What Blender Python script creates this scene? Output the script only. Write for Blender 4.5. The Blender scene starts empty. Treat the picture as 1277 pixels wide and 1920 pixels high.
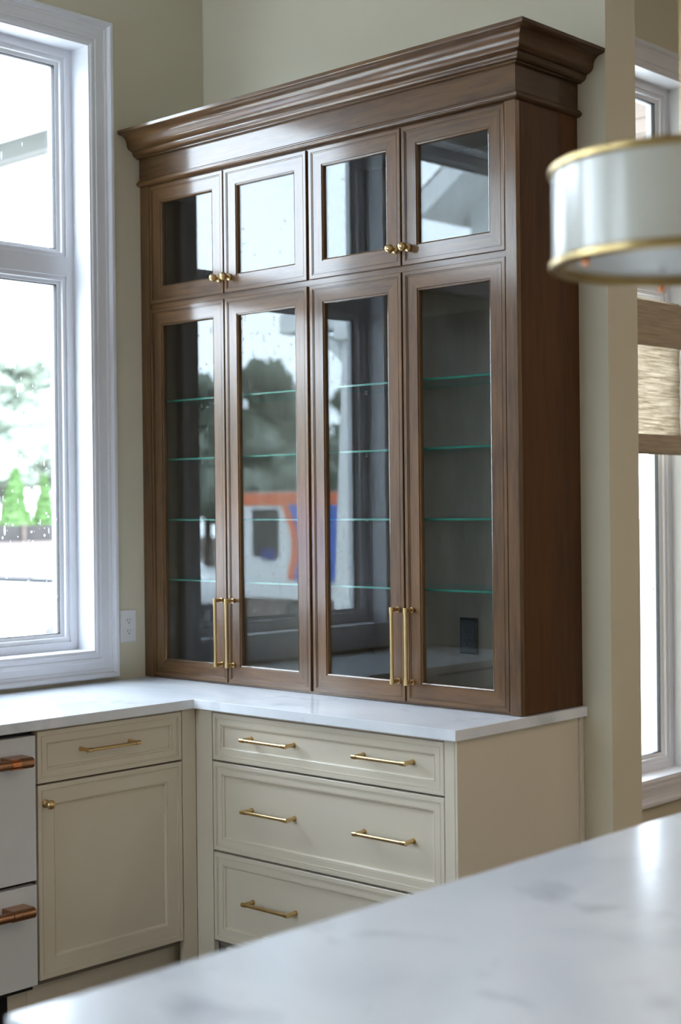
import bpy, bmesh, math, random
from mathutils import Vector, Matrix
C = bpy.context.scene.collection
random.seed(4)

# ---------------------------------------------------------------- camera
cam_d = bpy.data.cameras.new('camera')
cam = bpy.data.objects.new('camera', cam_d); C.objects.link(cam)
YAW, PITCH, ROLL, FPX = 0.7523, -0.0041, -0.0106, 2817.9
F = Vector((-math.sin(YAW)*math.cos(PITCH), math.cos(YAW)*math.cos(PITCH), math.sin(PITCH)))
R0 = F.cross(Vector((0, 0, 1))).normalized(); U0 = R0.cross(F)
Rv = math.cos(ROLL)*R0 + math.sin(ROLL)*U0; Uv = -math.sin(ROLL)*R0 + math.cos(ROLL)*U0
m = Matrix((Rv, Uv, -F)).transposed().to_4x4(); m.translation = Vector((4.3497, -3.8968, 1.5397))
cam.matrix_world = m
cam_d.sensor_fit = 'HORIZONTAL'; cam_d.sensor_width = 24; cam_d.lens = FPX/1277*24
cam_d.clip_start = 0.05; cam_d.clip_end = 300
cam_d.dof.use_dof = True; cam_d.dof.focus_distance = 4.75; cam_d.dof.aperture_fstop = 2.5
bpy.context.scene.camera = cam

# ---------------------------------------------------------------- sky and daylight through the windows
world = bpy.data.worlds.new('overcast'); bpy.context.scene.world = world; world.use_nodes = True
wn = world.node_tree; wn.nodes.clear()
wo = wn.nodes.new('ShaderNodeOutputWorld'); wb = wn.nodes.new('ShaderNodeBackground')
wb.inputs[0].default_value = (0.76, 0.87, 1.0, 1); wb.inputs[1].default_value = 11.5
wn.links.new(wb.outputs[0], wo.inputs[0])

def portal(loc, rot, sx, sy):
    l = bpy.data.lights.new('window_portal', 'AREA'); l.shape = 'RECTANGLE'; l.size = sx; l.size_y = sy
    l.cycles.is_portal = True
    o = bpy.data.objects.new('window_portal', l); C.objects.link(o); o.location = loc; o.rotation_euler = rot
H = math.pi/2
def ceiling_lamp(x, y, z, w, size):
    l = bpy.data.lights.new('ceiling_lamp', 'AREA'); l.shape = 'DISK'; l.size = size; l.energy = w; l.color = (1.0, .80, .66)
    o = bpy.data.objects.new('ceiling_lamp', l); C.objects.link(o); o.location = (x, y, z)
for lx, ly in ((5.4, -3.0), (6.6, -1.2), (5.4, .6), (6.6, 2.4), (4.2, 2.4)): ceiling_lamp(lx, ly, 3.63, 11, .35)
vs = bpy.context.scene.view_settings
vs.view_transform = 'Standard'; vs.look = 'None'; vs.exposure = 0.50; vs.gamma = 1.0; vs.use_curve_mapping = False

# ---------------------------------------------------------------- materials
def newmat(name):
    mt = bpy.data.materials.new(name); mt.use_nodes = True
    nt = mt.node_tree; nt.nodes.clear()
    out = nt.nodes.new('ShaderNodeOutputMaterial')
    return mt, nt, out
def N(nt, t, **kw):
    n = nt.nodes.new(t)
    for k, v in kw.items():
        if k.startswith('i_'): n.inputs[k[2:].replace('_', ' ')].default_value = v
        else: setattr(n, k, v)
    return n
def noise_mix(nt, c1, c2, scale, stretch=(1, 1, 1), detail=4, lo=0.35, hi=0.65, world=True, rough=.5):
    g = N(nt, 'ShaderNodeNewGeometry'); mp = N(nt, 'ShaderNodeMapping'); mp.inputs['Scale'].default_value = stretch
    nt.links.new(g.outputs['Position'], mp.inputs[0])
    nz = N(nt, 'ShaderNodeTexNoise'); nz.inputs['Scale'].default_value = scale; nz.inputs['Detail'].default_value = detail
    nz.inputs['Roughness'].default_value = rough
    nt.links.new(mp.outputs[0], nz.inputs['Vector'])
    r = N(nt, 'ShaderNodeValToRGB'); r.color_ramp.elements[0].position = lo; r.color_ramp.elements[1].position = hi
    r.color_ramp.elements[0].color = (*c1, 1); r.color_ramp.elements[1].color = (*c2, 1)
    nt.links.new(nz.outputs['Fac'], r.inputs[0])
    return r.outputs[0], nz.outputs['Fac']
def paint(name, col, rough=.5, var=.06, scale=3, bump=.0, spec=.5, metal=0, coat=0, coat_rough=.1):
    mt, nt, out = newmat(name)
    b = N(nt, 'ShaderNodeBsdfPrincipled'); b.inputs['Roughness'].default_value = rough
    b.inputs['Specular IOR Level'].default_value = spec; b.inputs['Metallic'].default_value = metal
    b.inputs['Coat Weight'].default_value = coat; b.inputs['Coat Roughness'].default_value = coat_rough
    c1 = tuple(c*(1-var) for c in col); c2 = tuple(min(1, c*(1+var)) for c in col)
    c, f = noise_mix(nt, c1, c2, scale)
    nt.links.new(c, b.inputs['Base Color'])
    if bump:
        g = N(nt, 'ShaderNodeNewGeometry'); nz = N(nt, 'ShaderNodeTexNoise'); nz.inputs['Scale'].default_value = 160
        nt.links.new(g.outputs['Position'], nz.inputs['Vector'])
        bp = N(nt, 'ShaderNodeBump'); bp.inputs['Strength'].default_value = bump; bp.inputs['Distance'].default_value = .002
        nt.links.new(nz.outputs['Fac'], bp.inputs['Height']); nt.links.new(bp.outputs[0], b.inputs['Normal'])
    nt.links.new(b.outputs[0], out.inputs[0])
    return mt
def wood(name, stretch, dark, mid, light, rough=.46, coat=1.0, spec=.3):
    mt, nt, out = newmat(name)
    b = N(nt, 'ShaderNodeBsdfPrincipled'); b.inputs['Roughness'].default_value = rough
    b.inputs['Coat Weight'].default_value = coat; b.inputs['Coat Roughness'].default_value = .13
    b.inputs['Specular IOR Level'].default_value = spec; b.inputs['Coat IOR'].default_value = 1.55
    c, f = noise_mix(nt, dark, light, 9, stretch, 7, .30, .72, rough=.62)
    c2, f2 = noise_mix(nt, dark, mid, 3.2, tuple(max(s*.5, .35) for s in stretch), 5, .38, .62)
    mx = N(nt, 'ShaderNodeMix', data_type='RGBA'); mx.inputs[0].default_value = .5
    nt.links.new(c, mx.inputs[6]); nt.links.new(c2, mx.inputs[7])
    nt.links.new(mx.outputs[2], b.inputs['Base Color'])
    bp = N(nt, 'ShaderNodeBump'); bp.inputs['Strength'].default_value = .04; bp.inputs['Distance'].default_value = .001
    nt.links.new(f, bp.inputs['Height']); nt.links.new(bp.outputs[0], b.inputs['Normal'])
    rr = N(nt, 'ShaderNodeMapRange'); rr.inputs['To Min'].default_value = rough-.06; rr.inputs['To Max'].default_value = rough+.14
    nt.links.new(f2, rr.inputs[0]); nt.links.new(rr.outputs[0], b.inputs['Roughness'])
    nt.links.new(b.outputs[0], out.inputs[0])
    return mt
WD = dict(dark=(.056, .022, .005), mid=(.155, .068, .018), light=(.215, .105, .031))
wood_v = wood('stained_wood_vertical', (7, 7, .7), **WD)
wood_h = wood('stained_wood_along_x', (.7, 7, 7), **WD)
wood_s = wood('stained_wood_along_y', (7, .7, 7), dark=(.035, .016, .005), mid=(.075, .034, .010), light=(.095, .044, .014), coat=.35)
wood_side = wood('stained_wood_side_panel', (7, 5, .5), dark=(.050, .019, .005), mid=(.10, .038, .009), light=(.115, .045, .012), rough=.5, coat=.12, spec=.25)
wood_in = wood('cabinet_interior_wood', (3, 3, .8), dark=(.14, .105, .082), mid=(.18, .138, .108), light=(.20, .155, .122), rough=.45, coat=.15)
wall_p = paint('greige_wall_paint', (.66, .61, .475), .6, .015, 2, bump=.12)
ceil_p = paint('ceiling_paint', (.75, .74, .71), .7, .01)
trim_p = paint('white_trim_paint', (.79, .80, .85), .35, .01, coat=.1)
cab_p = paint('cream_cabinet_paint', (.70, .632, .52), .38, .012, 2, coat=.1, coat_rough=.3)
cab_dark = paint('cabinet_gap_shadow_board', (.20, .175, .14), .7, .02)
brass = paint('satin_brass', (.66, .48, .24), .30, .05, 30, metal=1)
copper = paint('brushed_copper', (.40, .215, .12), .3, .08, 25, metal=1)
copper_b = paint('polished_copper_ring', (.90, .36, .16), .15, .03, 25, metal=1)
dw_white = paint('matte_white_enamel', (.70, .71, .74), .42, .01, 2)
black_p = paint('black_plastic', (.012, .013, .016), .16, .05)
blackm = paint('matte_black', (.012, .012, .014), .6, .05)
tall_m = paint('dark_cabinet_matte', (.022, .018, .015), .75, .1, 4, spec=.2)
rim_b = paint('aged_brass', (.47, .35, .16), .32, .05, 20, metal=1)
white_pl = paint('white_plastic', (.80, .80, .82), .3, .01)
slot_m = paint('outlet_slot', (.02, .02, .02), .6, .05)
enamel = paint('white_enamel_shade', (.56, .565, .515), .22, .01, coat=.35, coat_rough=.12)
floor_m = wood('oak_floor', (.6, 6, 6), dark=(.07, .04, .02), mid=(.14, .085, .045), light=(.18, .11, .06), rough=.45, coat=.1)

def glass(name, tint=(.97, .985, .98), ior=1.5, rough=.0):
    """thin architectural pane: what is behind it, plus Fresnel reflection on each face"""
    mt, nt, out = newmat(name)
    tr = N(nt, 'ShaderNodeBsdfTransparent'); tr.inputs[0].default_value = (*tint, 1)
    gl = N(nt, 'ShaderNodeBsdfGlossy'); gl.inputs['Roughness'].default_value = rough
    gl.inputs['Color'].default_value = (.95, .98, 1, 1)
    fr = N(nt, 'ShaderNodeFresnel'); g = N(nt, 'ShaderNodeNewGeometry')
    mr = N(nt, 'ShaderNodeMapRange'); mr.inputs['To Min'].default_value = ior; mr.inputs['To Max'].default_value = 1/ior
    nt.links.new(g.outputs['Backfacing'], mr.inputs[0]); nt.links.new(mr.outputs[0], fr.inputs['IOR'])
    mx = N(nt, 'ShaderNodeMixShader'); nt.links.new(fr.outputs[0], mx.inputs[0])
    nt.links.new(tr.outputs[0], mx.inputs[1]); nt.links.new(gl.outputs[0], mx.inputs[2])
    nt.links.new(mx.outputs[0], out.inputs[0])
    return mt
door_glass = glass('door_glass', (.93, .96, .95), 1.46)
win_glass = glass('window_glass', (.97, .985, .985), 1.5)
shelf_glass = glass('shelf_glass', (.90, .97, .94), 1.5)
shelf_edge = paint('green_shelf_edge', (.035, .20, .15), .12, .05, 30, coat=.6)
def stone():
    mt, nt, out = newmat('white_quartz')
    b = N(nt, 'ShaderNodeBsdfPrincipled'); b.inputs['Roughness'].default_value = .18
    b.inputs['Specular IOR Level'].default_value = .34
    g = N(nt, 'ShaderNodeNewGeometry')
    n1 = N(nt, 'ShaderNodeTexNoise'); n1.inputs['Scale'].default_value = 2.6; n1.inputs['Detail'].default_value = 6; n1.inputs['Distortion'].default_value = .9
    n2 = N(nt, 'ShaderNodeTexNoise'); n2.inputs['Scale'].default_value = 5.5; n2.inputs['Detail'].default_value = 5; n2.inputs['Distortion'].default_value = .6
    for n_ in (n1, n2): nt.links.new(g.outputs['Position'], n_.inputs['Vector'])
    r1 = N(nt, 'ShaderNodeValToRGB'); e = r1.color_ramp.elements
    e[0].position = .35; e[0].color = (.67, .71, .77, 1); e[1].position = .60; e[1].color = (.80, .83, .88, 1)
    r2 = N(nt, 'ShaderNodeValToRGB'); e = r2.color_ramp.elements
    e[0].position = .24; e[0].color = (.34, .36, .41, 1); e[1].position = .42; e[1].color = (1, 1, 1, 1)
    mx = N(nt, 'ShaderNodeMix', data_type='RGBA', blend_type='MULTIPLY'); mx.inputs[0].default_value = .5
    nt.links.new(n1.outputs['Fac'], r1.inputs[0]); nt.links.new(n2.outputs['Fac'], r2.inputs[0])
    nt.links.new(r1.outputs[0], mx.inputs[6]); nt.links.new(r2.outputs[0], mx.inputs[7])
    nt.links.new(mx.outputs[2], b.inputs['Base Color']); nt.links.new(b.outputs[0], out.inputs[0])
    return mt
quartz = stone()
def fabric(name, a, bcol, transl):
    mt, nt, out = newmat(name)
    c, f = noise_mix(nt, a, bcol, 10, (1, .6, 13), 6, .32, .66, rough=.7)
    d = N(nt, 'ShaderNodeBsdfDiffuse'); t = N(nt, 'ShaderNodeBsdfTranslucent')
    nt.links.new(c, d.inputs[0]); nt.links.new(c, t.inputs[0])
    mx = N(nt, 'ShaderNodeMixShader'); mx.inputs[0].default_value = transl
    nt.links.new(d.outputs[0], mx.inputs[1]); nt.links.new(t.outputs[0], mx.inputs[2]); nt.links.new(mx.outputs[0], out.inputs[0])
    return mt
shade_f = fabric('woven_grass_fabric', (.44, .37, .28), (.88, .82, .72), .6)
shade_d = fabric('woven_grass_fabric_folded', (.40, .33, .25), (.60, .50, .38), .05)
def diffuser_mat():
    mt, nt, out = newmat('frosted_diffuser')
    b = N(nt, 'ShaderNodeBsdfPrincipled'); b.inputs['Base Color'].default_value = (.72, .79, .80, 1)
    b.inputs['Roughness'].default_value = .35
    nt.links.new(b.outputs[0], out.inputs[0]); return mt
diffm = diffuser_mat()

# ---------------------------------------------------------------- helpers
class MB:
    def __init__(s): s.v = []; s.f = []; s.mi = []; s.sm = []
    def add(s, vs_, fs, mi=0, sm=False):
        o = len(s.v); s.v += [tuple(p) for p in vs_]
        for i, f in enumerate(fs):
            s.f.append([o+k for k in f]); s.mi.append(mi[i] if isinstance(mi, (list, tuple)) else mi); s.sm.append(sm)
        return s
    def box(s, x0, x1, y0, y1, z0, z1, mi=0):
        v = [(x, y, z) for x in (x0, x1) for y in (y0, y1) for z in (z0, z1)]
        return s.add(v, [(0, 1, 3, 2), (4, 6, 7, 5), (0, 4, 5, 1), (2, 3, 7, 6), (0, 2, 6, 4), (1, 5, 7, 3)], mi)
    def tube(s, p0, p1, r0, r1=None, n=16, mi=0):
        r1 = r0 if r1 is None else r1
        p0 = Vector(p0); p1 = Vector(p1); d = (p1-p0).normalized(); a = d.orthogonal().normalized(); b = d.cross(a)
        v = []
        for p, r in ((p0, r0), (p1, r1)):
            for i in range(n):
                t = 2*math.pi*i/n; v.append(p + a*r*math.cos(t) + b*r*math.sin(t))
        s.add(v, [(i, (i+1) % n, n+(i+1) % n, n+i) for i in range(n)], mi, True)
        s.add(v[:n], [tuple(range(n))[::-1]], mi); s.add(v[n:], [tuple(range(n))], mi)
        return s
    def lathe(s, prof, o=(0, 0, 0), ax=(0, 0, 1), n=24, mi=0, sm=True, closed=False):
        o = Vector(o); d = Vector(ax).normalized(); a = d.orthogonal().normalized(); b = d.cross(a)
        v = [o + d*h + (a*math.cos(2*math.pi*i/n) + b*math.sin(2*math.pi*i/n))*r for r, h in prof for i in range(n)]
        f = []; k = len(prof)
        for j in range(k if closed else k-1):
            j2 = (j+1) % k
            for i in range(n): f.append((j*n+i, j*n+(i+1) % n, j2*n+(i+1) % n, j2*n+i))
        return s.add(v, f, mi, sm)
    def rect_sweep(s, prof, a0, a1, b0, b1, fn, mi=(0, 0), closed=True):
        """mitred profile round a rectangle; prof = (inward, height); mi = (material along a, material along b)"""
        v = []; n = len(prof)
        for u, h in prof:
            v += [fn(a0+u, b0+u, h), fn(a1-u, b0+u, h), fn(a1-u, b1-u, h), fn(a0+u, b1-u, h)]
        f = []; mm = []
        for j in range(n if closed else n-1):
            j2 = (j+1) % n
            for c in range(4):
                c2 = (c+1) % 4
                f.append((j*4+c, j*4+c2, j2*4+c2, j2*4+c)); mm.append(mi[0] if c % 2 == 0 else mi[1])
        return s.add(v, f, mm)
    def build(s, name, mats, parent=None, loc=None, bev=0, seg=2, smooth_angle=None):
        me = bpy.data.meshes.new(name); me.from_pydata(s.v, [], s.f)
        for mt in (mats if isinstance(mats, (list, tuple)) else [mats]): me.materials.append(mt)
        for p, i, sm in zip(me.polygons, s.mi, s.sm): p.material_index = i; p.use_smooth = sm
        bm = bmesh.new(); bm.from_mesh(me); bmesh.ops.remove_doubles(bm, verts=bm.verts, dist=1e-6)
        bmesh.ops.recalc_face_normals(bm, faces=bm.faces); bm.to_mesh(me); bm.free()
        me.set_sharp_from_angle(angle=math.radians(38))
        o = bpy.data.objects.new(name, me); C.objects.link(o)
        if parent: o.parent = parent
        if loc: o.location = loc
        if bev:
            b = o.modifiers.new('bevel', 'BEVEL'); b.width = bev; b.segments = seg; b.limit_method = 'ANGLE'; b.angle_limit = math.radians(40)
            b.harden_normals = False
        return o
def tag(o, label=None, cat=None, group=None, kind=None):
    if label: o['label'] = label
    if cat: o['category'] = cat
    if group: o['group'] = group
    if kind: o['kind'] = kind
    return o
def empty(name, loc=(0, 0, 0), label=None, cat=None, group=None, kind=None):
    o = bpy.data.objects.new(name, None); C.objects.link(o); o.location = loc; o.empty_display_size = .1
    return tag(o, label, cat, group, kind)
class Sub:
    """keeps children in world coordinates under an empty at loc"""
    pass
def put(root, mb, name, mats, parent=None, **kw):
    """build mb (world coordinates) as a child of parent (default root), root at root.location"""
    L = root.location
    mb.v = [(x-L[0], y-L[1], z-L[2]) for x, y, z in mb.v]
    return mb.build(name, mats, parent or root, **kw)
def share(o, parent, loc, rot=(0, 0, 0)):
    c = o.copy(); C.objects.link(c); c.parent = parent; c.location = loc; c.rotation_euler = rot; return c

# ---------------------------------------------------------------- structure
WT = .166; HC = 3.66
XM = 7.6; YB = -6.4; YN = 4.6; XN = 1.265
tag(MB().box(-.17, XM+.15, YB-.15, YN+.15, -.12, 0).build('floor', floor_m), kind='structure')
tag(MB().box(-.17, XM+.15, YB-.15, YN+.15, HC, HC+.1).build('ceiling', ceil_p), kind='structure')
def wall_x(name, x0, x1, y0, y1, holes, mat=wall_p):
    """wall slab between x0 and x1 running along y with rectangular holes (ya, yb, za, zb)"""
    mb = MB(); cur = y0
    for ya, yb, za, zb in sorted(holes):
        if ya > cur: mb.box(x0, x1, cur, ya, 0, HC)
        mb.box(x0, x1, ya, yb, 0, za); mb.box(x0, x1, ya, yb, zb, HC); cur = yb
    if cur < y1: mb.box(x0, x1, cur, y1, 0, HC)
    return tag(mb.build(name, mat), kind='structure')
def wall_y(name, y0, y1, x0, x1, holes, mat=wall_p):
    mb = MB(); cur = x0
    for ya, yb, za, zb in sorted(holes):
        if ya > cur: mb.box(cur, ya, y0, y1, 0, HC)
        mb.box(ya, yb, y0, y1, 0, za); mb.box(ya, yb, y0, y1, zb, HC); cur = yb
    if cur < x1: mb.box(cur, x1, y0, y1, 0, HC)
    return tag(mb.build(name, mat), kind='structure')
W1 = (-1.645, -.5555, 1.023, 3.207)          # clear opening of the big window
W2 = (-3.25, -1.885, 2.60, 3.207)            # high transom window beside it
W3 = (-5.9, -3.55, .5, 3.207)
WN = (.50, 1.46, .471, 3.207)
WB = (.12, 1.6, 1.2, 3.2)
wall_x('wall_left', -WT, 0, YB, WT, [W1, W2, W3])
wall_y('wall_back', 0, WT, 0, 1.825, [])
wall_x('wall_nook', XN-WT, XN, WT, YN, [WN])
wall_y('wall_far', YN, YN+.15, XN-WT, XM, [])
wall_x('wall_right', XM, XM+.15, YB, YN, [])
wall_y('wall_rear', YB-.15, YB, -WT, XM, [WB])

CAS = [(0, 0), (0, .026), (.004, .031), (.015, .031), (.019, .027), (.022, .018), (.030, .0175), (.034, .014), (.058, .014),
       (.060, .0165), (.072, .0165), (.074, .013), (.080, .013), (.083, .0155), (.091, .0155), (.095, .012), (.095, 0)]
SASH = [(0, -.055), (0, .012), (.034, .012), (.036, .004), (.050, .004), (.052, -.004), (.060, -.008), (.064, -.013), (.064, -.055)]
def window(name, xf, op, splits, drops=None):
    """window in a wall whose room face is x = xf; op = clear opening; splits = list of (z0, z1) sashes"""
    y0, y1, z0, z1 = op
    r = empty(name, (xf, (y0+y1)/2, z0), kind='structure')
    fx = lambda a, b, h: (xf+h, a, b)
    put(r, MB().rect_sweep(CAS, y0-.095, y1+.095, z0-.095, z1+.095, fx), 'window_casing', trim_p)
    put(r, MB().rect_sweep([(-.001, .011), (-.001, -WT), (.006, -WT), (.006, .011)], y0, y1, z0, z1, fx), 'window_jamb', trim_p)
    fs = lambda a, b, h: (xf-.10+h, a, b)
    for i, (sa, sb) in enumerate(splits):
        put(r, MB().rect_sweep(SASH, y0+.001, y1-.001, sa, sb, fs), 'window_sash', trim_p)
        p = put(r, MB().box(xf-.122, xf-.116, y0+.055, y1-.055, sa+.055, sb-.055), 'window_pane', win_glass)
        g = MB()
        g.rect_sweep([(.0635, -.014), (.0635, -.030), (.0665, -.030), (.0665, -.014)], y0, y1, sa, sb, fs)
        put(r, g, 'glazing_gasket', blackm)
    if drops:
        mb = MB(); rnd = random.Random(7)
        for k in range(drops):
            i = 0 if rnd.random() < .95 else 1
            sa, sb = splits[i if i < len(splits) else 0]
            y = rnd.uniform(y0+.07, y1-.07); z = sa+.07+(sb-sa-.14)*rnd.random()**1.7
            rr = rnd.choice([.0014, .0018, .0022, .003, .004, .005]); ln = rr*rnd.choice([1, 1, 1.2, 1.6, 4])
            x = xf-.1222; n = 6
            v = [(x, y+rr*math.cos(2*math.pi*t/n), z+ln*math.sin(2*math.pi*t/n)) for t in range(n)]
            v += [(x-rr*.45, y+rr*.6*math.cos(2*math.pi*t/n), z+ln*.6*math.sin(2*math.pi*t/n)) for t in range(n)]
            mb.add(v, [(t, (t+1) % n, n+(t+1) % n, n+t) for t in range(n)]+[tuple(range(n, 2*n))], 0, True)
        tag(put(r, mb, 'raindrops', drop_m), 'raindrops on the outside of the glass', kind='stuff')
    portal((xf-.17, (y0+y1)/2, (z0+z1)/2), (0, -H, 0), z1-z0, y1-y0)
    return r
drop_m, _nt, _out = newmat('raindrop')
_t = N(_nt, 'ShaderNodeBsdfTransparent'); _l = N(_nt, 'ShaderNodeBsdfTranslucent'); _d = N(_nt, 'ShaderNodeBsdfDiffuse'); _a = N(_nt, 'ShaderNodeAddShader'); _m = N(_nt, 'ShaderNodeMixShader'); _m.inputs[0].default_value = .32
for _n in (_l, _d): _n.inputs[0].default_value = (.48, .49, .5, 1)
_nt.links.new(_l.outputs[0], _a.inputs[0]); _nt.links.new(_d.outputs[0], _a.inputs[1])
_nt.links.new(_t.outputs[0], _m.inputs[1]); _nt.links.new(_a.outputs[0], _m.inputs[2]); _nt.links.new(_m.outputs[0], _out.inputs[0])
ZM = 2.4155
window('window_1', 0, W1, [(W1[2], ZM), (ZM, W1[3])], drops=1200)
window('window_2', 0, W2, [(W2[2], W2[3])])
window('window_3', 0, W3, [(W3[2], ZM), (ZM, W3[3])])
nw = window('window_4', XN, WN, [(WN[2], ZM), (ZM, WN[3])])
put(nw, MB().lathe([(0, .0005), (.0042, .0005), (.0042, 0)], (XN-.116, 1.354, 1.194), (1, 0, 0), 12), 'sticker',
    paint('green_sticker', (.02, .45, .16), .5))
# plain glazed openings behind the camera and at the far end of the nook
def window_y(name, yf, op, s, n):
    x0, x1, z0, z1 = op
    r = empty(name, ((x0+x1)/2, yf, z0), kind='structure')
    fy = lambda a, b, h: (a, yf+s*h, b)
    put(r, MB().rect_sweep(CAS, x0-.095, x1+.095, z0-.095, z1+.095, fy), 'window_casing', trim_p)
    w = (x1-x0)/n
    for i in range(n):
        put(r, MB().rect_sweep([(u, h-.07) for u, h in SASH], x0+i*w, x0+(i+1)*w, z0, z1, fy), 'window_sash', trim_p)
        put(r, MB().box(x0+i*w+.05, x0+(i+1)*w-.05, yf-s*.10-.003, yf-s*.10+.003, z0+.05, z1-.05), 'window_pane', win_glass)
    portal(((x0+x1)/2, yf-s*.16, (z0+z1)/2), (s*H, 0, 0) if s > 0 else (-H, 0, 0), x1-x0, z1-z0)
window_y('window_5', YB, WB, 1, 2)

# ---------------------------------------------------------------- display cabinet (hutch)
D = .3211; XR = 1.7212; CT = .914; ZT1 = 2.727
hutch = empty('display_cabinet', (XR/2, -D/2, CT), 'tall stained wood display cabinet with eight glass doors standing on white counter', 'cabinet')
hy = lambda a, b, h: (a, -D-h, b)
# carcass: sides, top, floors and the fixed shelf between the rows
mb = MB(); T = .02
put(hutch, MB().box(.002, T, -D+.0215, -.002, CT+.001, 2.90), 'side_panel', wood_in)
for xa, xb in ((T, .850), (.870, 1.700)):
    for za, zb in ((CT+.001, .940), (2.262, 2.296), (2.70, 2.722)):
        put(hutch, MB().box(xa, xb, -D+.0215, -.014, za, zb), 'fixed_shelf', wood_in)
put(hutch, MB().box(.852, .868, -D+.0215, -.014, CT+.001, 2.722), 'divider_panel', wood_in)
put(hutch, MB().box(T, 1.700, -.013, -.002, CT+.001, 2.75), 'back_panel', wood_in)
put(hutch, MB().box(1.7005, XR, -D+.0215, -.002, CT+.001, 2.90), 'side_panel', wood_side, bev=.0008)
# face frame flush with the inset doors
DX = [(.0525, .4505), (.4565, .8600), (.8720, 1.2725), (1.2785, 1.6780)]
UP = (2.2905, 2.7215); LO = (.9235, 2.2700)
for xa, xb in ((.0005, .0500), (1.6805, XR)): put(hutch, MB().box(xa, xb, -D, -D+.021, CT+.001, ZT1), 'face_frame_stile', wood_v, bev=.0012)
for yo, za, zb in ((.008, 2.262, 2.297), (.012, CT+.001, .930), (.008, 2.715, 2.760)):
    put(hutch, MB().box(.0505, 1.680, -D+yo, -D+.021, za, zb), 'face_frame_rail', wood_h)
put(hutch, MB().box(.858, .874, -D+.010, -D+.021, .931, 2.714), 'face_frame_mullion', wood_v)
FR = [(0, -.020), (0, -.0012), (.0012, 0), (.0125, 0), (.0130, -.0028), (.0146, -.0028), (.0150, -.0012), (.0168, -.0012), (.0173, -.0034),
      (.0562, -.0034), (.0567, -.0062), (.0588, -.0062), (.0595, -.0048), (.0625, -.0068), (.0635, -.0110), (.0635, -.020)]
# brass hardware meshes
def pull_mesh(L, rb=.0052, out=.032):
    mb = MB()
    mb.tube((-L/2+.002, -out, 0), (L/2-.002, -out, 0), rb, n=20)
    for s in (-1, 1):
        x = s*(L/2-.0075)
        mb.tube((x, 0, 0), (x, -out, 0), .0062, n=18)
        mb.tube((x, 0, 0), (x, -.003, 0), .0085, n=18)
        mb.tube((x-.0078, -out, 0), (x+.0078, -out, 0), .0070, n=20)
        mb.tube((x-s*.0125, -out, 0), (x-s*.0105, -out, 0), .0066, n=20)
    return mb
def knob_mesh():
    return MB().lathe([(.0001, 0), (.0125, 0), (.0125, .0025), (.0105, .0045), (.0065, .007), (.0060, .014), (.0085, .0165), (.0118, .019), (.0138, .0235),
                       (.0142, .028), (.0132, .033), (.0100, .0375), (.0055, .040), (.0001, .0408)], (0, 0, 0), (0, -1, 0), 28)
pull_proto = knob_proto = None
door_i = 0
names_side = ['far left', 'second from the left', 'third from the left', 'far right']
for row, (z0, z1) in (('upper', UP), ('lower', LO)):
    for i, (xa, xb) in enumerate(DX):
        d = put(hutch, MB().rect_sweep(FR, xa, xb, z0, z1, hy, (1, 0)), 'glass_door', [wood_v, wood_h])
        L = hutch.location
        gp = MB().box(xa+.055, xb-.055, -D+.0141, -D+.0175, z0+.055, z1-.055)
        put(hutch, gp, 'glass_pane', door_glass, parent=d)
        hx = (.4370-.004 if i == 0 else .5150 if i == 1 else 1.2480 if i == 2 else 1.3310)
        if row == 'upper':
            kx = [.4380, .4800, 1.2440, 1.3160][i]
            kx = [xb-.024 if i in (0, 2) else xa+.024 for _ in (0,)][0]
            p = Vector((kx-L[0], -D-L[1], 2.3435-L[2]))
            if knob_proto is None:
                knob_proto = knob_mesh().build('knob', brass, d, loc=p)
            else: share(knob_proto, d, p)
        else:
            kx = xb-.026 if i in (0, 2) else xa+.026
            p = Vector((kx-L[0], -D-L[1], 1.0995-L[2]))
            if pull_proto is None:
                pull_proto = pull_mesh(.240).build('pull_handle', brass, d, loc=p); pull_proto.rotation_euler = (0, H, 0)
            else: share(pull_proto, d, p, (0, H, 0))
# glass shelves
pin = None
for (xa, xb) in ((.0215, .8505), (.8715, 1.6990)):
    for z in (1.2775, 1.4975, 1.7190, 1.9345):
        mb = MB(); y0, y1 = -D+.040, -.016; th = .0062
        v = [(x, y, zz) for x in (xa, xb) for y in (y0, y1) for zz in (z-th, z)]
        mb.add(v, [(0, 1, 3, 2), (4, 6, 7, 5), (0, 4, 5, 1), (2, 3, 7, 6), (0, 2, 6, 4), (1, 5, 7, 3)], [1, 1, 1, 1, 0, 0])
        put(hutch, mb, 'glass_shelf', [shelf_glass, shelf_edge])
        for px_ in (xa, xb-.008):
            for py_ in (-D+.07, -.05):
                p = (px_-hutch.location[0], py_-hutch.location[1], z-th-.004-hutch.location[2])
                if pin is None: pin = MB().tube((0, 0, 0), (.008, 0, 0), .0038, n=8).build('shelf_pin', white_pl, hutch, loc=p)
                else: share(pin, hutch, p)
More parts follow.
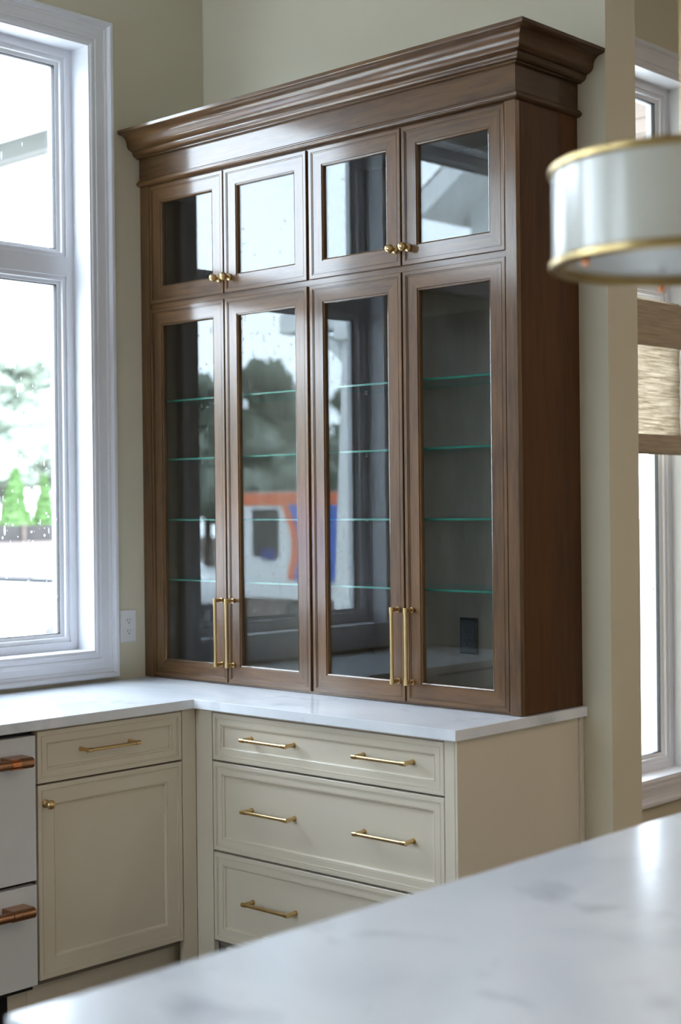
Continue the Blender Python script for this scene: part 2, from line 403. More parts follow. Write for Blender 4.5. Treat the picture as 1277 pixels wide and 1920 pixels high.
# mouldings: profile (out, z) swept along the front, mitred round the right end
def cornice(prof, name, cap=True):
    n = len(prof); mb = MB(); v = []
    for p, z in prof: v += [(.001, -D-p, z), (XR+p, -D-p, z), (XR+p, -.001, z)]
    f = []; mi = []
    for j in range(n):
        j2 = (j+1) % n
        for s in (0, 1): f.append((j*3+s, j*3+s+1, j2*3+s+1, j2*3+s)); mi.append(s)
    f.append(tuple(j*3 for j in range(n))); mi.append(1); f.append(tuple(j*3+2 for j in range(n))[::-1]); mi.append(0)
    mb.add(v, f, mi)
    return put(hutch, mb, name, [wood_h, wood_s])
cornice([(-.015, 2.7275), (.004, 2.7275), (.011, 2.7290), (.0165, 2.7330), (.0178, 2.7375), (.0165, 2.7415), (.0118, 2.7440), (.0118, 2.7465), (.0085, 2.7500),
         (.0040, 2.7515), (-.015, 2.7515)], 'bead_moulding')
cornice([(-.015, 2.7518), (.0025, 2.7518), (.0025, 2.8300), (-.015, 2.8300)], 'frieze_board')
crown = [(-.015, 2.8302), (.0165, 2.8302), (.0165, 2.8335)]
for k in range(7):
    t = k/6; crown.append((.0165+.0185*math.sin(t*H)**1.0*1.0, 2.8335+.0155*(1-math.cos(t*H))))
crown += [(.0365, 2.8492), (.0365, 2.8530), (.0325, 2.8535)]
for k in range(1, 7):   # convex lower half of the ogee
    t = k/6; crown.append((.0325+.0285*math.sin(t*H), 2.8535+.0225*(1-math.cos(t*H))))
for k in range(1, 8):   # concave upper half
    t = k/7; crown.append((.0610+.0330*(1-math.cos(t*H)), 2.8760+.0300*math.sin(t*H)))
crown += [(.0965, 2.9065), (.1020, 2.9100), (.1030, 2.9110), (.1030, 2.9215), (-.015, 2.9215)]
cornice(crown, 'crown_moulding')
put(hutch, MB().box(.001, XR-.001, -D+.001, -.001, 2.9, 2.918), 'top_board', wood_h)

# ---------------------------------------------------------------- outlets
def outlet(name, plate, face, slot, bevelled, label):
    """local frame: face looks along -y, width along x"""
    r = empty(name, (0, 0, 0), label, 'outlet')
    w, h = .037, .0595
    if bevelled:
        pr = [(0, 0), (0, .0015), (.0085, .0075), (.0085, 0)]
    else: pr = [(0, 0), (0, .0025), (.0025, .0045), (.006, .0055), (.006, 0)]
    fy = lambda a, b, hh: (a, -hh, b)
    t = pr[2][1] if bevelled else .0055
    mb = MB().rect_sweep(pr, -w, w, -h, h, fy); q = .008 if bevelled else .0055
    mb.box(-w+q, w-q, -t, 0, -h+q, h-q)
    mb.build('cover_plate', plate, r)
    for s in (-1, 1):
        f = MB(); n = 24
        v = []
        for yy in (0, -(t+.0022)):
            for k in range(n):
                a = 2*math.pi*k/n
                v.append((max(-.0172, min(.0172, .0172*1.1*math.cos(a))), yy, s*.0198+.0142*math.sin(a)))
        f.add(v, [(k, (k+1) % n, n+(k+1) % n, n+k) for k in range(n)]+[tuple(range(n, 2*n))])
        sk = f.build('socket', face, r)
        y = -(t+.0024)
        sm = MB(); sm.box(-.0074, -.0052, y, y+.001, s*.0198-.001, s*.0198+.0075).box(.0052, .0070, y, y+.001, s*.0198, s*.0198+.0065)
        sm.tube((0, y, s*.0198-.0072), (0, y+.001, s*.0198-.0072), .0026, n=10)
        sm.build('socket_slot', slot, sk)
    MB().tube((0, -t, 0), (0, -t-.0012, 0), .003, n=12).build('screw', face, r)
    return r
o = outlet('wall_outlet', white_pl, white_pl, slot_m, False, 'white duplex power outlet on beige wall beside the window trim')
o.location = (0.0005, -.4010, 1.1062); o.rotation_euler = (0, 0, H)
slot_b = paint('black_outlet_slot', (.002, .002, .002), .8)
o = outlet('cabinet_outlet', black_p, black_p, slot_b, True, 'black duplex power outlet inside display cabinet behind right glass door')
o.location = (1.2870, -.0135, 1.1085)

# ---------------------------------------------------------------- countertop
CD = .65; CX = .6449; XE = 1.738; YE = -1.88
def slab_prism(poly, z0, z1):
    n = len(poly); v = [(x, y, z) for z in (z0, z1) for x, y in poly]
    return MB().add(v, [tuple(range(n))[::-1], tuple(range(n, 2*n))]+[(i, (i+1) % n, n+(i+1) % n, n+i) for i in range(n)])
o = slab_prism([(0.001, -.001), (0.001, YE), (CX, YE), (CX, -CD), (XE, -CD), (XE, -.001)], .8830, CT).build('countertop', quartz, bev=.0018)
tag(o, 'white L-shaped quartz countertop running under window and display cabinet', 'countertop')

# ---------------------------------------------------------------- painted base cabinets
def front_prof(W):
    return [(0, -.020), (0, -.0012), (.0012, 0), (.0135, 0), (.0140, -.0028), (.0156, -.0028), (.0160, -.0012), (.0180, -.0012), (.0186, -.0036),
            (W-.0085, -.0036), (W-.0080, -.0062), (W-.0058, -.0062), (W-.0050, -.0048), (W-.0012, -.0072), (W, -.0125), (W, -.020)]
def painted_front(root, name, a0, a1, b0, b1, W, fn):
    mb = MB().rect_sweep(front_prof(W), a0, a1, b0, b1, fn)
    v = [fn(a, b, h) for a in (a0+W-.002, a1-W+.002) for b in (b0+W-.002, b1-W+.002) for h in (-.019, -.0125)]
    fr = put(root, mb, name, cab_p)
    put(root, MB().add(v, [(0, 1, 3, 2), (4, 6, 7, 5), (0, 4, 5, 1), (2, 3, 7, 6), (0, 2, 6, 4), (1, 5, 7, 3)]), 'center_panel', cab_p, parent=fr)
    return fr
FY = -.620
dr = empty('drawer_cabinet', (1.16, -.31, 0), 'cream painted base cabinet with three wide drawers under the display cabinet', 'cabinet')
fyd = lambda a, b, h: (a, FY-h, b)
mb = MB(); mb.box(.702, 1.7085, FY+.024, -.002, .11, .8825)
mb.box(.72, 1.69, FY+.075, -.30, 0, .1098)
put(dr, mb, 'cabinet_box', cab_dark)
put(dr, MB().box(1.709, XR-.004, FY+.001, -.002, 0, .8825), 'end_panel', cab_p, bev=.001)
put(dr, MB().box(XR-.004, XR+.003, -.022, -.0015, 0, .8825), 'scribe_strip', cab_p, bev=.001)
put(dr, MB().box(1.6725, 1.7088, FY, FY+.022, 0, .8825), 'face_stile', cab_p, bev=.001)
put(dr, MB().box(.6204, .6990, FY, FY+.022, 0, .8825), 'corner_filler', cab_p, bev=.001)
put(dr, MB().box(.625, 1.672, FY+.062, FY+.075, 0, .1098), 'toe_kick', cab_p)
put(dr, MB().box(.700, 1.672, FY+.004, FY+.022, .8735, .8825), 'top_rail', cab_p)
dp = None
for k, (z0, z1, W, zp) in enumerate(((.7200, .8715, .0435, .8010), (.4265, .7135, .0465, .5735), (.1335, .4195, .0465, .2810))):
    d = painted_front(dr, 'drawer', .7020, 1.6700, z0, z1, W, fyd)
    for xc in (.9680, 1.4500):
        p = (xc-dr.location[0], FY-.0125*0-.0-dr.location[1]+.0125-.0125+.0, zp)
        p = (xc-dr.location[0], FY+.0125-dr.location[1], zp)
        if dp is None: dp = pull_mesh(.206, .0055, .042).build('pull_handle', brass, d, loc=p)
        else: share(dp, d, p)
FX = .620
bc = empty('base_cabinet', (.31, -.95, 0), 'cream painted base cabinet with one drawer above one door, below the window', 'cabinet')
fxd = lambda a, b, h: (FX+h, a, b)
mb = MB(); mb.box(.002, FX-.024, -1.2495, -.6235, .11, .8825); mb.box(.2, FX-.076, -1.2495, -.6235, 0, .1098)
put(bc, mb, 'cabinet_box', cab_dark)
put(bc, MB().box(FX-.022, FX, -.6785, -.6205, 0, .8825), 'corner_filler', cab_p, bev=.001)
put(bc, MB().box(FX-.022, FX-.004, -1.2495, -.6795, .8760, .8825), 'top_rail', cab_p)
put(bc, MB().box(FX-.075, FX-.062, -1.2512, -.5575, 0, .1098), 'toe_kick', cab_p)
d = painted_front(bc, 'drawer', -1.2465, -.6815, .7180, .8745, .0440, fxd)
c = share(dp, d, (FX-.0125-bc.location[0], -.9815-bc.location[1], .8015), (0, 0, H))
d = painted_front(bc, 'door', -1.2465, -.6815, .1290, .7120, .0670, fxd)
share(knob_proto, d, (FX-.0010-bc.location[0], -1.2195-bc.location[1], .6560), (0, 0, H))
# cabinet run's last panel beyond the dishwasher (outside the picture)
o = MB().box(.002, FX, -1.879, -1.861, 0, .8825).build('cabinet_end_panel', cab_p, bev=.001)
tag(o, 'cream end panel closing the cabinet run past the white dishwasher', 'panel')

# ---------------------------------------------------------------- dishwasher (two drawers, copper handles)
dw = empty('dishwasher', (.31, -1.556, 0), 'white two-drawer dishwasher with thick copper bar handles beside cream cabinet', 'dishwasher')
put(dw, MB().box(.02, FX-.03, -1.857, -1.2520, .10, .8800), 'tub_housing', blackm)
put(dw, MB().box(.20, FX-.060, -1.857, -1.3225, .002, .099), 'toe_panel', black_p)
ring = None
for z0, z1, zh, rm in ((.4330, .8655, .7975, copper_b), (.1200, .4205, .3570, copper)):
    d = put(dw, MB().box(FX-.029, FX+.002, -1.8550, -1.2550, z0, z1), 'dishwasher_drawer', dw_white, bev=.002)
    h = MB(); L = dw.location
    for s, ye in ((1, -1.3037), (-1, -1.8063)):
        h.box(FX+.0015, FX+.052, min(ye, ye-s*.075), max(ye, ye-s*.075), zh-.006, zh+.0162)
        h.tube((FX+.052, ye, zh), (FX+.052, ye-s*.046, zh), .0165, n=32)
    h.tube((FX+.052, -1.8063+.04, zh), (FX+.052, -1.3037-.04, zh), .0140, n=32)
    put(dw, h, 'bar_handle', copper, parent=d, bev=.001)
    for ye, s in ((-1.3037, 1), (-1.8063, -1)): put(dw, MB().tube((FX+.052, ye-s*.0465, zh), (FX+.052, ye-s*.0755, zh), .0163, n=32), 'handle_ring', rm, parent=d)

put(dw, MB().box(FX-.075, FX-.062, -1.3210, -1.2522, 0, .0975), 'toe_filler', cab_p)
# unseen tall cabinet added past the dishwasher to keep the right doors' reflection dark
tc = empty('unseen_dark_cabinet', (.31, -2.54, 0), 'unseen tall dark cabinet added under high window to reflect dark in glass doors', 'cabinet')
put(tc, MB().box(.002, .60, -3.20, -1.885, .1, 2.38), 'cabinet_box', tall_m, bev=.001)
put(tc, MB().box(.002, .54, -3.19, -1.895, 0, .0998), 'toe_kick', tall_m)
for ya_ in (-3.195, -2.540):
    for za_, zb_ in ((.115, 1.10), (1.106, 2.37)):
        d = put(tc, MB().rect_sweep(front_prof(.067), ya_, ya_+.649, za_, zb_, lambda a, b, h: (.6215+h, a, b), (1, 0)), 'door', [tall_m, tall_m])
        put(tc, MB().box(.6015, .6090, ya_+.06, ya_+.589, za_+.06, zb_-.06), 'center_panel', tall_m, parent=d)

# ---------------------------------------------------------------- kitchen island
XI, YI = 2.775, -2.829
o = MB().box(XI, XI+1.25, YI, YI+2.75, .8790, CT).build('island_countertop', quartz, bev=.002)
tag(o, 'large white veined quartz slab on island, blurred in the foreground', 'countertop')
isl = empty('kitchen_island', (XI+.625, YI+1.375, 0), 'cream painted kitchen island carrying the large foreground quartz slab', 'kitchen island')
put(isl, MB().box(XI+.30, XI+1.22, YI+.035, YI+2.715, .10, .8785), 'island_body', cab_p, bev=.001)
put(isl, MB().box(XI+.36, XI+1.16, YI+.09, YI+2.66, 0, .0998), 'toe_kick', cab_p)
for k in range(4):
    ya = YI+.05+k*.665
    fi = lambda a, b, h: (XI+.30-.0205-h, a, b)
    painted_front(isl, 'side_panel', ya, ya+.655, .115, .865, .067, fi)

# ---------------------------------------------------------------- pendant lamp
PX, PY, PZ, PR = 3.196, -1.906, 1.893, .1960
PH = .1440; zb = PZ-.001
pen = empty('pendant_light', (PX, PY, HC), 'white enamel drum pendant lamp with brass rims hanging over the island', 'lamp')
mb = MB().lathe([(PR-.002, zb+.004), (PR, zb+.004), (PR, zb+PH-.004), (PR-.002, zb+PH-.004)], (PX, PY, 0), n=96, closed=True)
put(pen, mb, 'drum_shade', enamel)
def ringp(zc, r, h):
    return MB().lathe([(r-.008, zc-h/2), (r+.002, zc-h/2), (r+.0055, zc-h*.25), (r+.0055, zc+h*.25), (r+.002, zc+h/2), (r-.008, zc+h/2)], (PX, PY, 0), n=96, closed=True)
b_ = ringp(zb+.004, PR, .014)
b_.lathe([(PR-.014, zb-.002), (PR-.004, zb-.003), (PR-.004, zb+.003), (PR-.014, zb+.003)], (PX, PY, 0), n=96, closed=True)
put(pen, b_, 'lower_rim', rim_b)
put(pen, ringp(zb+PH, PR, .013), 'upper_rim', rim_b)
put(pen, MB().lathe([(.0001, zb+.010), (PR-.034, zb+.010), (PR-.034, zb+.016), (.0001, zb+.016)], (PX, PY, 0), n=96), 'diffuser', diffm)
for a in (2.3, 0.2, 4.4): put(pen, MB().lathe([(.0001, -.012), (.005, -.011), (.006, -.006), (.004, -.003), (.004, .0)], (PX+(PR-.010)*math.cos(a), PY+(PR-.010)*math.sin(a), zb-.001), n=14), 'rim_screw', copper_b)
mb = MB()
for k in range(3):
    a = .5+k*2.0944
    mb.tube((PX+(PR-.001)*math.cos(a), PY+(PR-.001)*math.sin(a), zb+PH*.75), (PX, PY, zb+PH*.75), .003, n=8)
mb.tube((PX, PY, zb+PH*.6), (PX, PY, HC-.02), .003, n=12)
put(pen, mb, 'stem', brass)
put(pen, MB().lathe([(.0001, HC-.028), (.045, HC-.026), (.065, HC-.018), (.065, HC-.0005), (.0001, HC-.0005)], (PX, PY, 0), n=48), 'ceiling_canopy', brass)

# ---------------------------------------------------------------- roman shade in the nook window
rs = empty('roman_shade', (XN-.03, .98, 2.34), 'woven natural grass roman shade hanging in the narrow window at right', 'window shade')
ya, yb = .508, 1.452
put(rs, MB().box(XN-.034, XN-.012, ya, yb, 2.150, 2.322), 'valance', shade_d, bev=.002)
mb = MB(); nz = 24; v = []
for xs in (0, .0015):
    for k in range(nz+1):
        z = 1.80+(2.335-1.80)*k/nz
        for y in (ya+.003, yb-.003): v.append((XN-.044+xs+.002*math.sin(k*1.3), y, z))
o_ = 2*(nz+1); f = []
for k in range(nz):
    f.append((2*k, 2*k+1, 2*k+3, 2*k+2)); f.append((o_+2*k, o_+2*k+2, o_+2*k+3, o_+2*k+1))
mb.add(v, f, 0, True); put(rs, mb, 'shade_fabric', shade_f)
mb = MB()
for k in range(3): mb.box(XN-.046+.006*k, XN-.0415+.006*k, ya+.001, yb-.001, 1.728+.004*k, 1.800+.003*k)
put(rs, mb, 'folded_hem', shade_d, bev=.001)

# ================================================================ outdoors
GZ = -.62
siding = paint('white_siding', (.74, .76, .76), .6, .03)
patio_m = paint('pale_concrete', (.62, .61, .58), .8, .05, 1)
ext_w = paint('exterior_white_paint', (.82, .84, .84), .5, .02)
dirt = paint('red_clay_ground', (.075, .047, .037), .9, .25, .4)
def leafmat(name, a, b):
    mt, nt, out = newmat(name)
    c, f = noise_mix(nt, a, b, 1.2, (1, 1, 1), 5, .3, .7)
    d = N(nt, 'ShaderNodeBsdfDiffuse'); t = N(nt, 'ShaderNodeBsdfTranslucent'); nt.links.new(c, d.inputs[0]); nt.links.new(c, t.inputs[0])
    mx = N(nt, 'ShaderNodeMixShader'); mx.inputs[0].default_value = .35
    nt.links.new(d.outputs[0], mx.inputs[1]); nt.links.new(t.outputs[0], mx.inputs[2]); nt.links.new(mx.outputs[0], out.inputs[0]); return mt
leaf_hazed = leafmat('hazed_foliage', (.23, .26, .21), (.39, .43, .36))  # pale leaf colour: the mist haze is put into the albedo
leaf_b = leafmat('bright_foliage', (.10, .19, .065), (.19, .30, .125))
bark = paint('bark', (.13, .10, .08), .9, .3, 6)
tyre = paint('tyre_rubber', (.03, .03, .03), .8, .1)
rimm = paint('wheel_rim', (.5, .5, .52), .3, .05, metal=.8)
carw = paint('white_car_paint', (.82, .83, .85), .2, .01, coat=.8)
cargl = paint('dark_car_glass', (.03, .04, .05), .08, .05)
def ground_z(x, y):
    sm = lambda t: max(0, min(1, t))**2*(3-2*max(0, min(1, t)))
    return GZ+1.45*sm((-14-x)/8)*sm((y+2)/9)
mb = MB(); xs = [-90, -60, -40, -30, -26, -24, -22]+[-21+k for k in range(8)]+[-12, -6, .8]; ys = [-70, -40, -20, -10, -6, -4]+[-3+k for k in range(12)]+[12, 20, 40, 60]
mb.add([(x, y, ground_z(x, y)) for x in xs for y in ys], [(i*len(ys)+j, (i+1)*len(ys)+j, (i+1)*len(ys)+j+1, i*len(ys)+j+1) for i in range(len(xs)-1) for j in range(len(ys)-1)], 0, True)
tag(mb.build('ground', dirt), kind='structure')
tag(MB().box(-7, -.18, -6.5, 16, GZ, GZ+.05).build('patio', patio_m), kind='structure')
beam_m = paint('grey_beam_paint', (.12, .123, .116), .6, .03)
def leaf_blob(mb, c, r, n, s, rnd):
    for k in range(n):
        d = Vector((rnd.gauss(0, 1), rnd.gauss(0, 1), rnd.gauss(0, 1))).normalized()
        q = Vector(c)+Vector((d.x*r[0], d.y*r[1], d.z*r[2]))*rnd.uniform(.72, 1.05)
        a = Vector((rnd.gauss(0, 1), rnd.gauss(0, 1), rnd.gauss(0, 1))).normalized(); b = a.orthogonal().normalized()*s*rnd.uniform(.6, 1.2); a = a*s*rnd.uniform(.6, 1.3)
        mb.add([q-a, q-b, q+a, q+b], [(0, 1, 2, 3)])
def ico_blob(mb, c, r, rnd):
    bm = bmesh.new(); bmesh.ops.create_icosphere(bm, subdivisions=2, radius=1)
    vs_ = [(c[0]+v.co.x*r[0]*rnd.uniform(.75, .95), c[1]+v.co.y*r[1]*rnd.uniform(.75, .95), c[2]+v.co.z*r[2]*rnd.uniform(.75, .95)) for v in bm.verts]
    mb.add(vs_, [[v.index for v in f.verts] for f in bm.faces]); bm.free()
tree_cache = {}
def tree(x, y, h, w, seed, label, group=None):
    rnd = random.Random(seed)
    r = empty('tree', (x, y, ground_z(x, y)-.05), label, 'tree', group)
    key = seed % 3
    if key not in tree_cache:
        mb = MB()
        for k in range(11):
            t = k/10; rr = .20*(1.15-.6*t)
            ang = rnd.uniform(0, 6.28); dd = rnd.uniform(.05, .26)*(1-.6*t)
            c = (dd*math.cos(ang), dd*math.sin(ang), .34+.56*t); q = (rr, rr, rr*.72)
            ico_blob(mb, c, q, rnd); leaf_blob(mb, c, q, 260, .022, rnd)
        cr = mb.build('crown', leaf_hazed, r)
        tb = MB(); tb.tube((0, 0, 0), (.01, .005, .4), .022, .012, 8); tb.tube((.01, .005, .38), (.09, .02, .62), .010, .004, 6); tb.tube((.01, .005, .36), (-.08, -.05, .6), .010, .004, 6)
        tr = tb.build('trunk', bark, r); tree_cache[key] = (cr, tr)
    else:
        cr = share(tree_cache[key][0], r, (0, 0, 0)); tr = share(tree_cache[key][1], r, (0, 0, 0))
    for o in (cr, tr): o.scale = (w, w, h)
    return r
GT = 'trees beyond the building plot'
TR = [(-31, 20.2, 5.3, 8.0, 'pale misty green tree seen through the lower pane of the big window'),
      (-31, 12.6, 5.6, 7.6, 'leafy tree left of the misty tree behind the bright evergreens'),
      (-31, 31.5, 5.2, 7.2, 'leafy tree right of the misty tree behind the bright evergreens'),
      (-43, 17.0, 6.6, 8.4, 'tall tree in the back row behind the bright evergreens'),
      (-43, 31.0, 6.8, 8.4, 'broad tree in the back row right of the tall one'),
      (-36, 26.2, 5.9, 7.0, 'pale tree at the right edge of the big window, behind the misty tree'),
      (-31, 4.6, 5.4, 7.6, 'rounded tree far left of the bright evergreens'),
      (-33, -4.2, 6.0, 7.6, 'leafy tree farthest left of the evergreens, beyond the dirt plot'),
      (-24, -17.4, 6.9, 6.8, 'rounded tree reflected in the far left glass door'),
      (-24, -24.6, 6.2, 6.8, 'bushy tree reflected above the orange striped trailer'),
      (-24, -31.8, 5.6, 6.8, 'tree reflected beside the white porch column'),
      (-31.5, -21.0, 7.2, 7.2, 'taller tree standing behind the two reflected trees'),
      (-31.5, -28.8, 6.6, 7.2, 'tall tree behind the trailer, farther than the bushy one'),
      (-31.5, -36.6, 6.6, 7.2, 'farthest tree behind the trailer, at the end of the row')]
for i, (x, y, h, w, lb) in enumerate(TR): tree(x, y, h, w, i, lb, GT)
arb = None
EL = ['leftmost', 'second from left', 'third from left', 'middle', 'third from right', 'second from right', 'rightmost']
for i in range(7):
    x, y = -25.5+.25*(i % 2), 13.6+i*1.0
    r = empty('evergreen_shrub', (x, y, ground_z(x, y)-.02), EL[i]+' bright green pointed evergreen in the row behind the silt fence', 'shrub', 'row of bright evergreens')
    if arb is None:
        rnd = random.Random(3); mb = MB()
        for k in range(8):
            t = k/7; c = (0, 0, .15+1.25*t); q = (.47*(1-.80*t), .47*(1-.80*t), .24); ico_blob(mb, c, q, rnd); leaf_blob(mb, c, q, 160, .05, rnd)
        cr = mb.build('foliage', leaf_b, r); tr = MB().tube((0, 0, 0), (0, 0, .4), .06, n=8).build('trunk', bark, r); arb = (cr, tr)
    else:
        cr = share(arb[0], r, (0, 0, 0)); share(arb[1], r, (0, 0, 0))
    r.rotation_euler = (0, 0, i*1.3); s = [1, 1.12, .9, 1.05, .95, 1.1, 1][i]
    for c_ in r.children: c_.scale = (s, s, s)
FZ = ground_z(-23, 15)
fe = empty('silt_fence', (-23, 15, FZ), 'low black fabric silt fence on red clay below the evergreens', 'fence')
silt = paint('black_silt_fabric', (.035, .03, .028), .8, .2, 2)
put(fe, MB().box(-23.02, -23.0, 9, 21.5, FZ-.02, FZ+.36), 'fence_fabric', silt)
pst = None
for k in range(9):
    if pst is None: pst = put(fe, MB().box(-22.99, -22.94, 9.2, 9.25, FZ-.02, FZ+.42), 'post', bark)
    else: share(pst, fe, (0, k*1.5, 0))

# parked vehicles
def wheel(mb_t, mb_r, x, y, z, r, w, ax):
    d = Vector(ax); c = Vector((x, y, z))
    mb_t.lathe([(r*.62, -w/2), (r*.95, -w/2), (r, -w*.35), (r, w*.35), (r*.95, w/2), (r*.62, w/2)], c, d, 24, closed=True)
    mb_r.lathe([(.0001, -w*.42), (r*.2, -w*.45), (r*.25, -w*.3), (r*.62, -w*.4), (r*.62, w*.4), (r*.25, w*.3), (r*.2, w*.45), (.0001, w*.42)], c, d, 24)
def arch_profile(pts_top, zb, wheels, r):
    """closed side outline (s, z) with wheel arches cut from the sill"""
    out = list(pts_top); s_end = out[-1][0]
    for c in sorted(wheels, reverse=True):
        out.append((c+r, zb))
        for k in range(1, 10): a = math.pi*k/10; out.append((c+r*math.cos(a), zb+r*.92*math.sin(a)))
        out.append((c-r, zb))
    return out
def extrude_side(mb, prof, y0, y1):
    n = len(prof); v = [(s, y0, z) for s, z in prof]+[(s, y1, z) for s, z in prof]
    mb.add(v, [tuple(range(n)), tuple(range(n, 2*n))[::-1]]+[(i, (i+1) % n, n+(i+1) % n, n+i) for i in range(n)])
def vehicle(name, label, cat, loc, rz, body, cab, glasses, wheels, wr, W, rail=None):
    r = empty(name, loc, label, cat); r.rotation_euler = (0, 0, rz)
    mb = MB(); extrude_side(mb, body, -W/2, W/2); extrude_side(mb, cab, -W/2+.10, W/2-.10); mb.build('body', carw, r, bev=.03)
    for q in glasses:
        for ya, yb in ((-W/2+.085, -W/2+.1), (W/2-.1, W/2-.085)):
            g = MB(); extrude_side(g, q, ya, yb); g.build('side_window', cargl, r)
    for c in wheels:
        for s in (-1, 1):
            t = MB(); k = MB(); wheel(t, k, c, s*(W/2-.13), wr, wr, .24, (0, s, 0)); w_ = t.build('wheel', tyre, r); k.build('rim', rimm, w_)
    if rail:
        for s in (-1, 1): MB().box(rail[0], rail[1], s*(W/2-.06)-.05, s*(W/2-.06)+.05, rail[2], rail[2]+.05).build('bed_rail', blackm, r)
    return r
pb = arch_profile([(-3.3, .55), (-3.32, 1.05), (-3.25, 1.42), (.2, 1.42), (.2, 1.40), (1.9, 1.40), (2.2, 1.34), (3.35, 1.22), (3.5, 1.0), (3.5, .55)], .55, (-1.75, 2.45), .52)
pc = [(.15, 1.38), (.2, 1.95), (.4, 2.02), (1.35, 2.0), (2.1, 1.38)]
pgl = [[(.3, 1.45), (.35, 1.88), (.7, 1.92), (.7, 1.45)], [(.78, 1.45), (.78, 1.92), (1.28, 1.9), (1.85, 1.45)]]
vehicle('pickup_truck', 'white pickup truck parked on red clay outside the big window', 'truck', (-6.0, 6.0, GZ), .04, pb, pc, pgl, (-1.75, 2.45), .40, 1.95, rail=(-3.2, .15, 1.42))
sb = arch_profile([(-2.3, .5), (-2.35, .95), (-2.2, 1.12), (1.2, 1.10), (2.15, .98), (2.3, .75), (2.3, .5)], .4, (-1.45, 1.45), .42)
sc_ = [(-2.2, 1.08), (-2.0, 1.62), (-1.7, 1.74), (.1, 1.72), (.4, 1.62), (1.15, 1.08)]
sg = [[(-1.95, 1.15), (-1.8, 1.58), (-1.1, 1.62), (-1.1, 1.15)], [(-1.02, 1.15), (-1.02, 1.62), (-.2, 1.62), (-.2, 1.15)], [(-.12, 1.15), (-.12, 1.62), (.2, 1.58), (.85, 1.15)]]
vehicle('white_car', 'white estate car seen reflected in the left glass door', 'car', (-17.2, -14.3, GZ), 0.25, sb, sc_, sg, (-1.45, 1.45), .34, 1.8)

# box trailer with orange and blue livery, reflected in the glass doors; front face in the plane y = -14
orange = paint('orange_paint', (.80, .20, .09), .4, .04); blue = paint('blue_paint', (.11, .20, .62), .4, .04)
tr = empty('moving_trailer', (-12.4, -15.2, GZ), 'white box trailer with orange stripe, orange arc and blue panel beyond window', 'trailer')
put(tr, MB().box(-14.4, -10.2, -16.4, -14.0, .02, 1.77), 'box_body', ext_w, bev=.02)
put(tr, MB().box(-14.41, -10.19, -14.03, -13.985, 1.56, 1.765), 'orange_stripe', orange)
put(tr, MB().box(-13.83, -13.22, -14.02, -13.985, .72, 1.50), 'side_door', paint('dark_doorway', (.05, .045, .045), .7))
put(tr, MB().box(-13.62, -13.30, -14.02, -13.98, .66, .84), 'blue_crate', paint('navy_cloth', (.05, .06, .25), .7))
arc_l = []; n = 14
for k in range(n+1):
    t = k/n; z = 1.56-1.22*t; arc_l.append((-13.16+.26*math.sin(min(1, t*1.15)*math.pi*.78)-.02*t, z))
mb = MB(); wv = .17; v = []
for x, z in arc_l: v += [(x, -13.985, z), (x+wv, -13.985, z), (x, -14.02, z), (x+wv, -14.02, z)]
f = []
for k in range(n): a = 4*k; f += [(a, a+1, a+5, a+4), (a+2, a+6, a+7, a+3), (a, a+4, a+6, a+2), (a+1, a+3, a+7, a+5)]
mb.add(v, f); put(tr, mb, 'orange_arc', orange)
v = []; mb = MB()
for x, z in arc_l: v += [(x+wv+.001, -13.985, z), (-10.25, -13.985, z), (x+wv+.001, -14.02, z), (-10.25, -14.02, z)]
mb.add(v, f); put(tr, mb, 'blue_panel', blue)
for c in (-12.9, -11.7):
    t = MB(); k = MB(); wheel(t, k, c, -14.2, GZ+.33, .33, .22, (0, 1, 0)); w_ = put(tr, t, 'wheel', tyre); put(tr, k, 'rim', rimm, parent=w_)

# porch outside: column, bracket and beams
pc_ = empty('porch_column', (-2.2, -3.86, GZ), 'white tapered square porch column with curved bracket beside the house', 'column')
mb = MB(); v = []
for z, w in ((GZ, .250), (2.62, .155)):
    v += [(-2.2-w, -4.07-w, z), (-2.2+w, -4.07-w, z), (-2.2+w, -4.07+w, z), (-2.2-w, -4.07+w, z)]
mb.add(v, [(0, 3, 2, 1), (4, 5, 6, 7)]+[(i, (i+1) % 4, 4+(i+1) % 4, 4+i) for i in range(4)])
put(pc_, mb, 'shaft', ext_w)
put(pc_, MB().box(-2.40, -2.00, -4.27, -3.87, 2.62, 2.72), 'capital', ext_w, bev=.01)
put(pc_, MB().box(-2.5, -1.9, -4.37, -3.77, GZ, GZ+.25), 'plinth', ext_w, bev=.01)
mb = MB(); n = 10; v = []
for k in range(n+1):
    a = H*k/n; x = -2.36-.42*(1-math.cos(a)); z = 2.28+.36*math.sin(a); x2 = -2.36-.34*(1-math.cos(a)); z2 = 2.34+.36*math.sin(a)
    v += [(x, -4.15, z), (x2, -4.15, z2), (x, -3.99, z), (x2, -3.99, z2)]
f = []
for k in range(n): a = 4*k; f += [(a, a+4, a+5, a+1), (a+2, a+3, a+7, a+6), (a, a+2, a+6, a+4), (a+1, a+5, a+7, a+3)]
mb.add(v, f); put(pc_, mb, 'curved_bracket', ext_w)
put(pc_, MB().box(-3.0, -1.9, -4.17, -3.97, 2.72, 2.86), 'beam', ext_w, bev=.01)

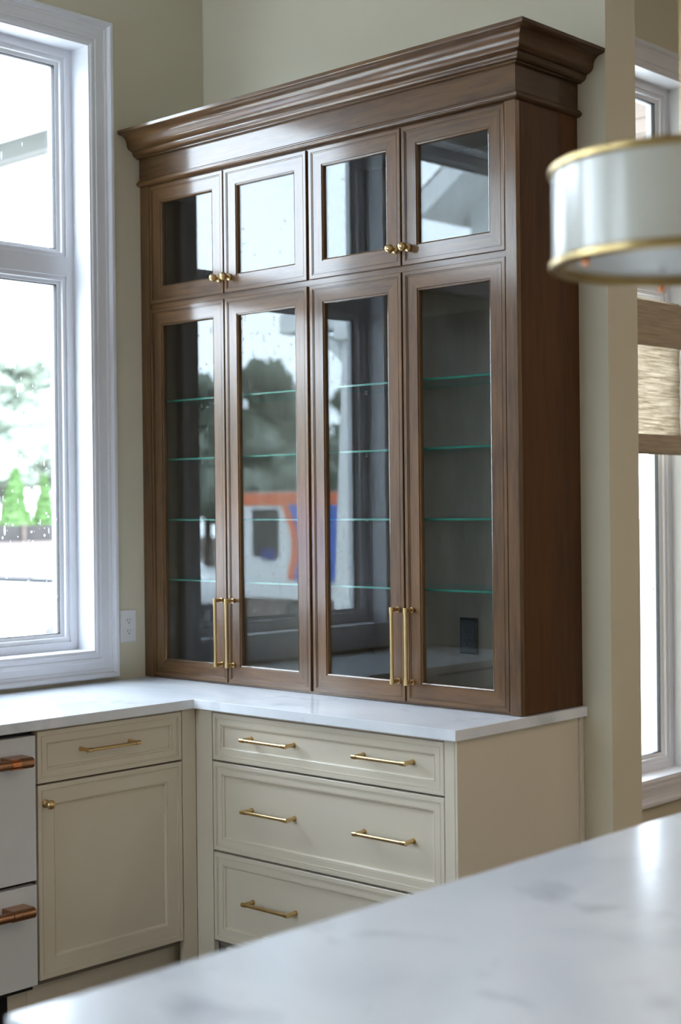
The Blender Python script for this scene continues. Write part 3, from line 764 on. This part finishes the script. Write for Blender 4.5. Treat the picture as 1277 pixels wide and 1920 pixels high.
pr_ = empty('porch_roof', (-2.2, .4, 3.46), 'white porch ceiling with grey-white beam along its edge above big window', 'porch roof')
put(pr_, MB().box(-4.6, -.17, -.25, 1.06, 3.585, 3.66), 'soffit', ext_w)
mb = MB(); n = 12; v = []
for k in range(n+1):
    t = k/n; x = -4.6+t*4.4; zl = 3.44+.05*math.sin(t*math.pi)
    v += [(x, .96, zl), (x, .96, 3.585), (x, 1.06, zl), (x, 1.06, 3.585)]
f = [(0, 1, 3, 2), (4*n, 4*n+2, 4*n+3, 4*n+1)]
for k in range(n): a = 4*k; f += [(a, a+4, a+5, a+1), (a+2, a+3, a+7, a+6), (a, a+2, a+6, a+4), (a+1, a+5, a+7, a+3)]
mb.add(v, f); put(pr_, mb, 'arched_beam', beam_m)
npz = empty('nook_porch_ceiling', (-.6, 3.2, 3.6), 'pale wood plank porch ceiling beyond the narrow window at right', 'porch ceiling')
plank = wood('pale_plank', (.6, 6, 6), dark=(.15, .11, .085), mid=(.24, .18, .145), light=(.29, .23, .19), rough=.6, coat=0)
pk = None
for k in range(26):
    if pk is None: pk = put(npz, MB().box(-2.3, 1.095, 1.08, 1.218, 3.60, 3.618), 'plank', plank)
    else: share(pk, npz, (0, k*.145, .002*(k % 2)))
put(npz, MB().box(-2.3, 1.095, 1.08, 4.95, 3.625, 3.64), 'backing_board', ext_w)

# neighbouring wing with gable, seen reflected in the upper right door
gw = empty('gable_wing', (-2.4, -10, GZ), 'white sided house wing with gable roof beyond the kitchen', 'building')
sl = math.tan(math.radians(34))
xe, ze, xa_ = -4.9, 4.52, -2.3; zt_ = ze+(xa_-xe)*sl; xr_ = 2*xa_-xe
mb = MB(); mb.box(-4.75, -.15, -12, -8.35, GZ, 4.45)
v = [(-4.75, -8.35, 4.45), (-.15, -8.35, 4.45), (xa_, -8.35, zt_-.35), (-4.75, -12, 4.45), (-.15, -12, 4.45), (xa_, -12, zt_-.35)]
mb.add(v, [(0, 1, 2), (3, 5, 4), (0, 2, 5, 3), (1, 4, 5, 2)])
put(gw, mb, 'wall', siding)
mb = MB(); k = 0
z = GZ+.1
sd = None
while z < zt_-.5:
    hw = 2.44 if z < 4.4 else max(.05, (zt_-.4-z)/sl)
    put(gw, MB().add([(xa_-hw, -8.349, z), (xa_+hw, -8.349, z), (xa_+hw, -8.325, z), (xa_-hw, -8.325, z), (xa_-hw, -8.349, z+.2), (xa_+hw, -8.349, z+.2), (xa_+hw, -8.34, z+.2), (xa_-hw, -8.34, z+.2)],
        [(0, 1, 2, 3), (4, 7, 6, 5), (3, 2, 6, 7), (0, 3, 7, 4), (1, 5, 6, 2)]), 'siding_board', siding); z += .2
for s in (-1, 1):
    ex = xa_+s*(xa_-xe)
    v = [(ex, -7.75, ze), (xa_, -7.75, zt_), (xa_, -12.3, zt_), (ex, -12.3, ze), (ex, -7.75, ze-.24), (xa_, -7.75, zt_-.24), (xa_, -12.3, zt_-.24), (ex, -12.3, ze-.24)]
    put(gw, MB().add(v, [(0, 1, 2, 3), (4, 7, 6, 5), (0, 4, 5, 1), (1, 5, 6, 2), (2, 6, 7, 3), (3, 7, 4, 0)]), 'roof_slope', ext_w)
    v2 = [(a, b, c+.002) for a, b, c in v[:4]]+[(a, b, c+.03) for a, b, c in v[:4]]
    put(gw, MB().add(v2, [(0, 1, 2, 3), (4, 7, 6, 5), (0, 4, 5, 1), (1, 5, 6, 2), (2, 6, 7, 3), (3, 7, 4, 0)]), 'shingle_layer', paint('grey_shingle', (.18, .18, .19), .9, .2, 8))
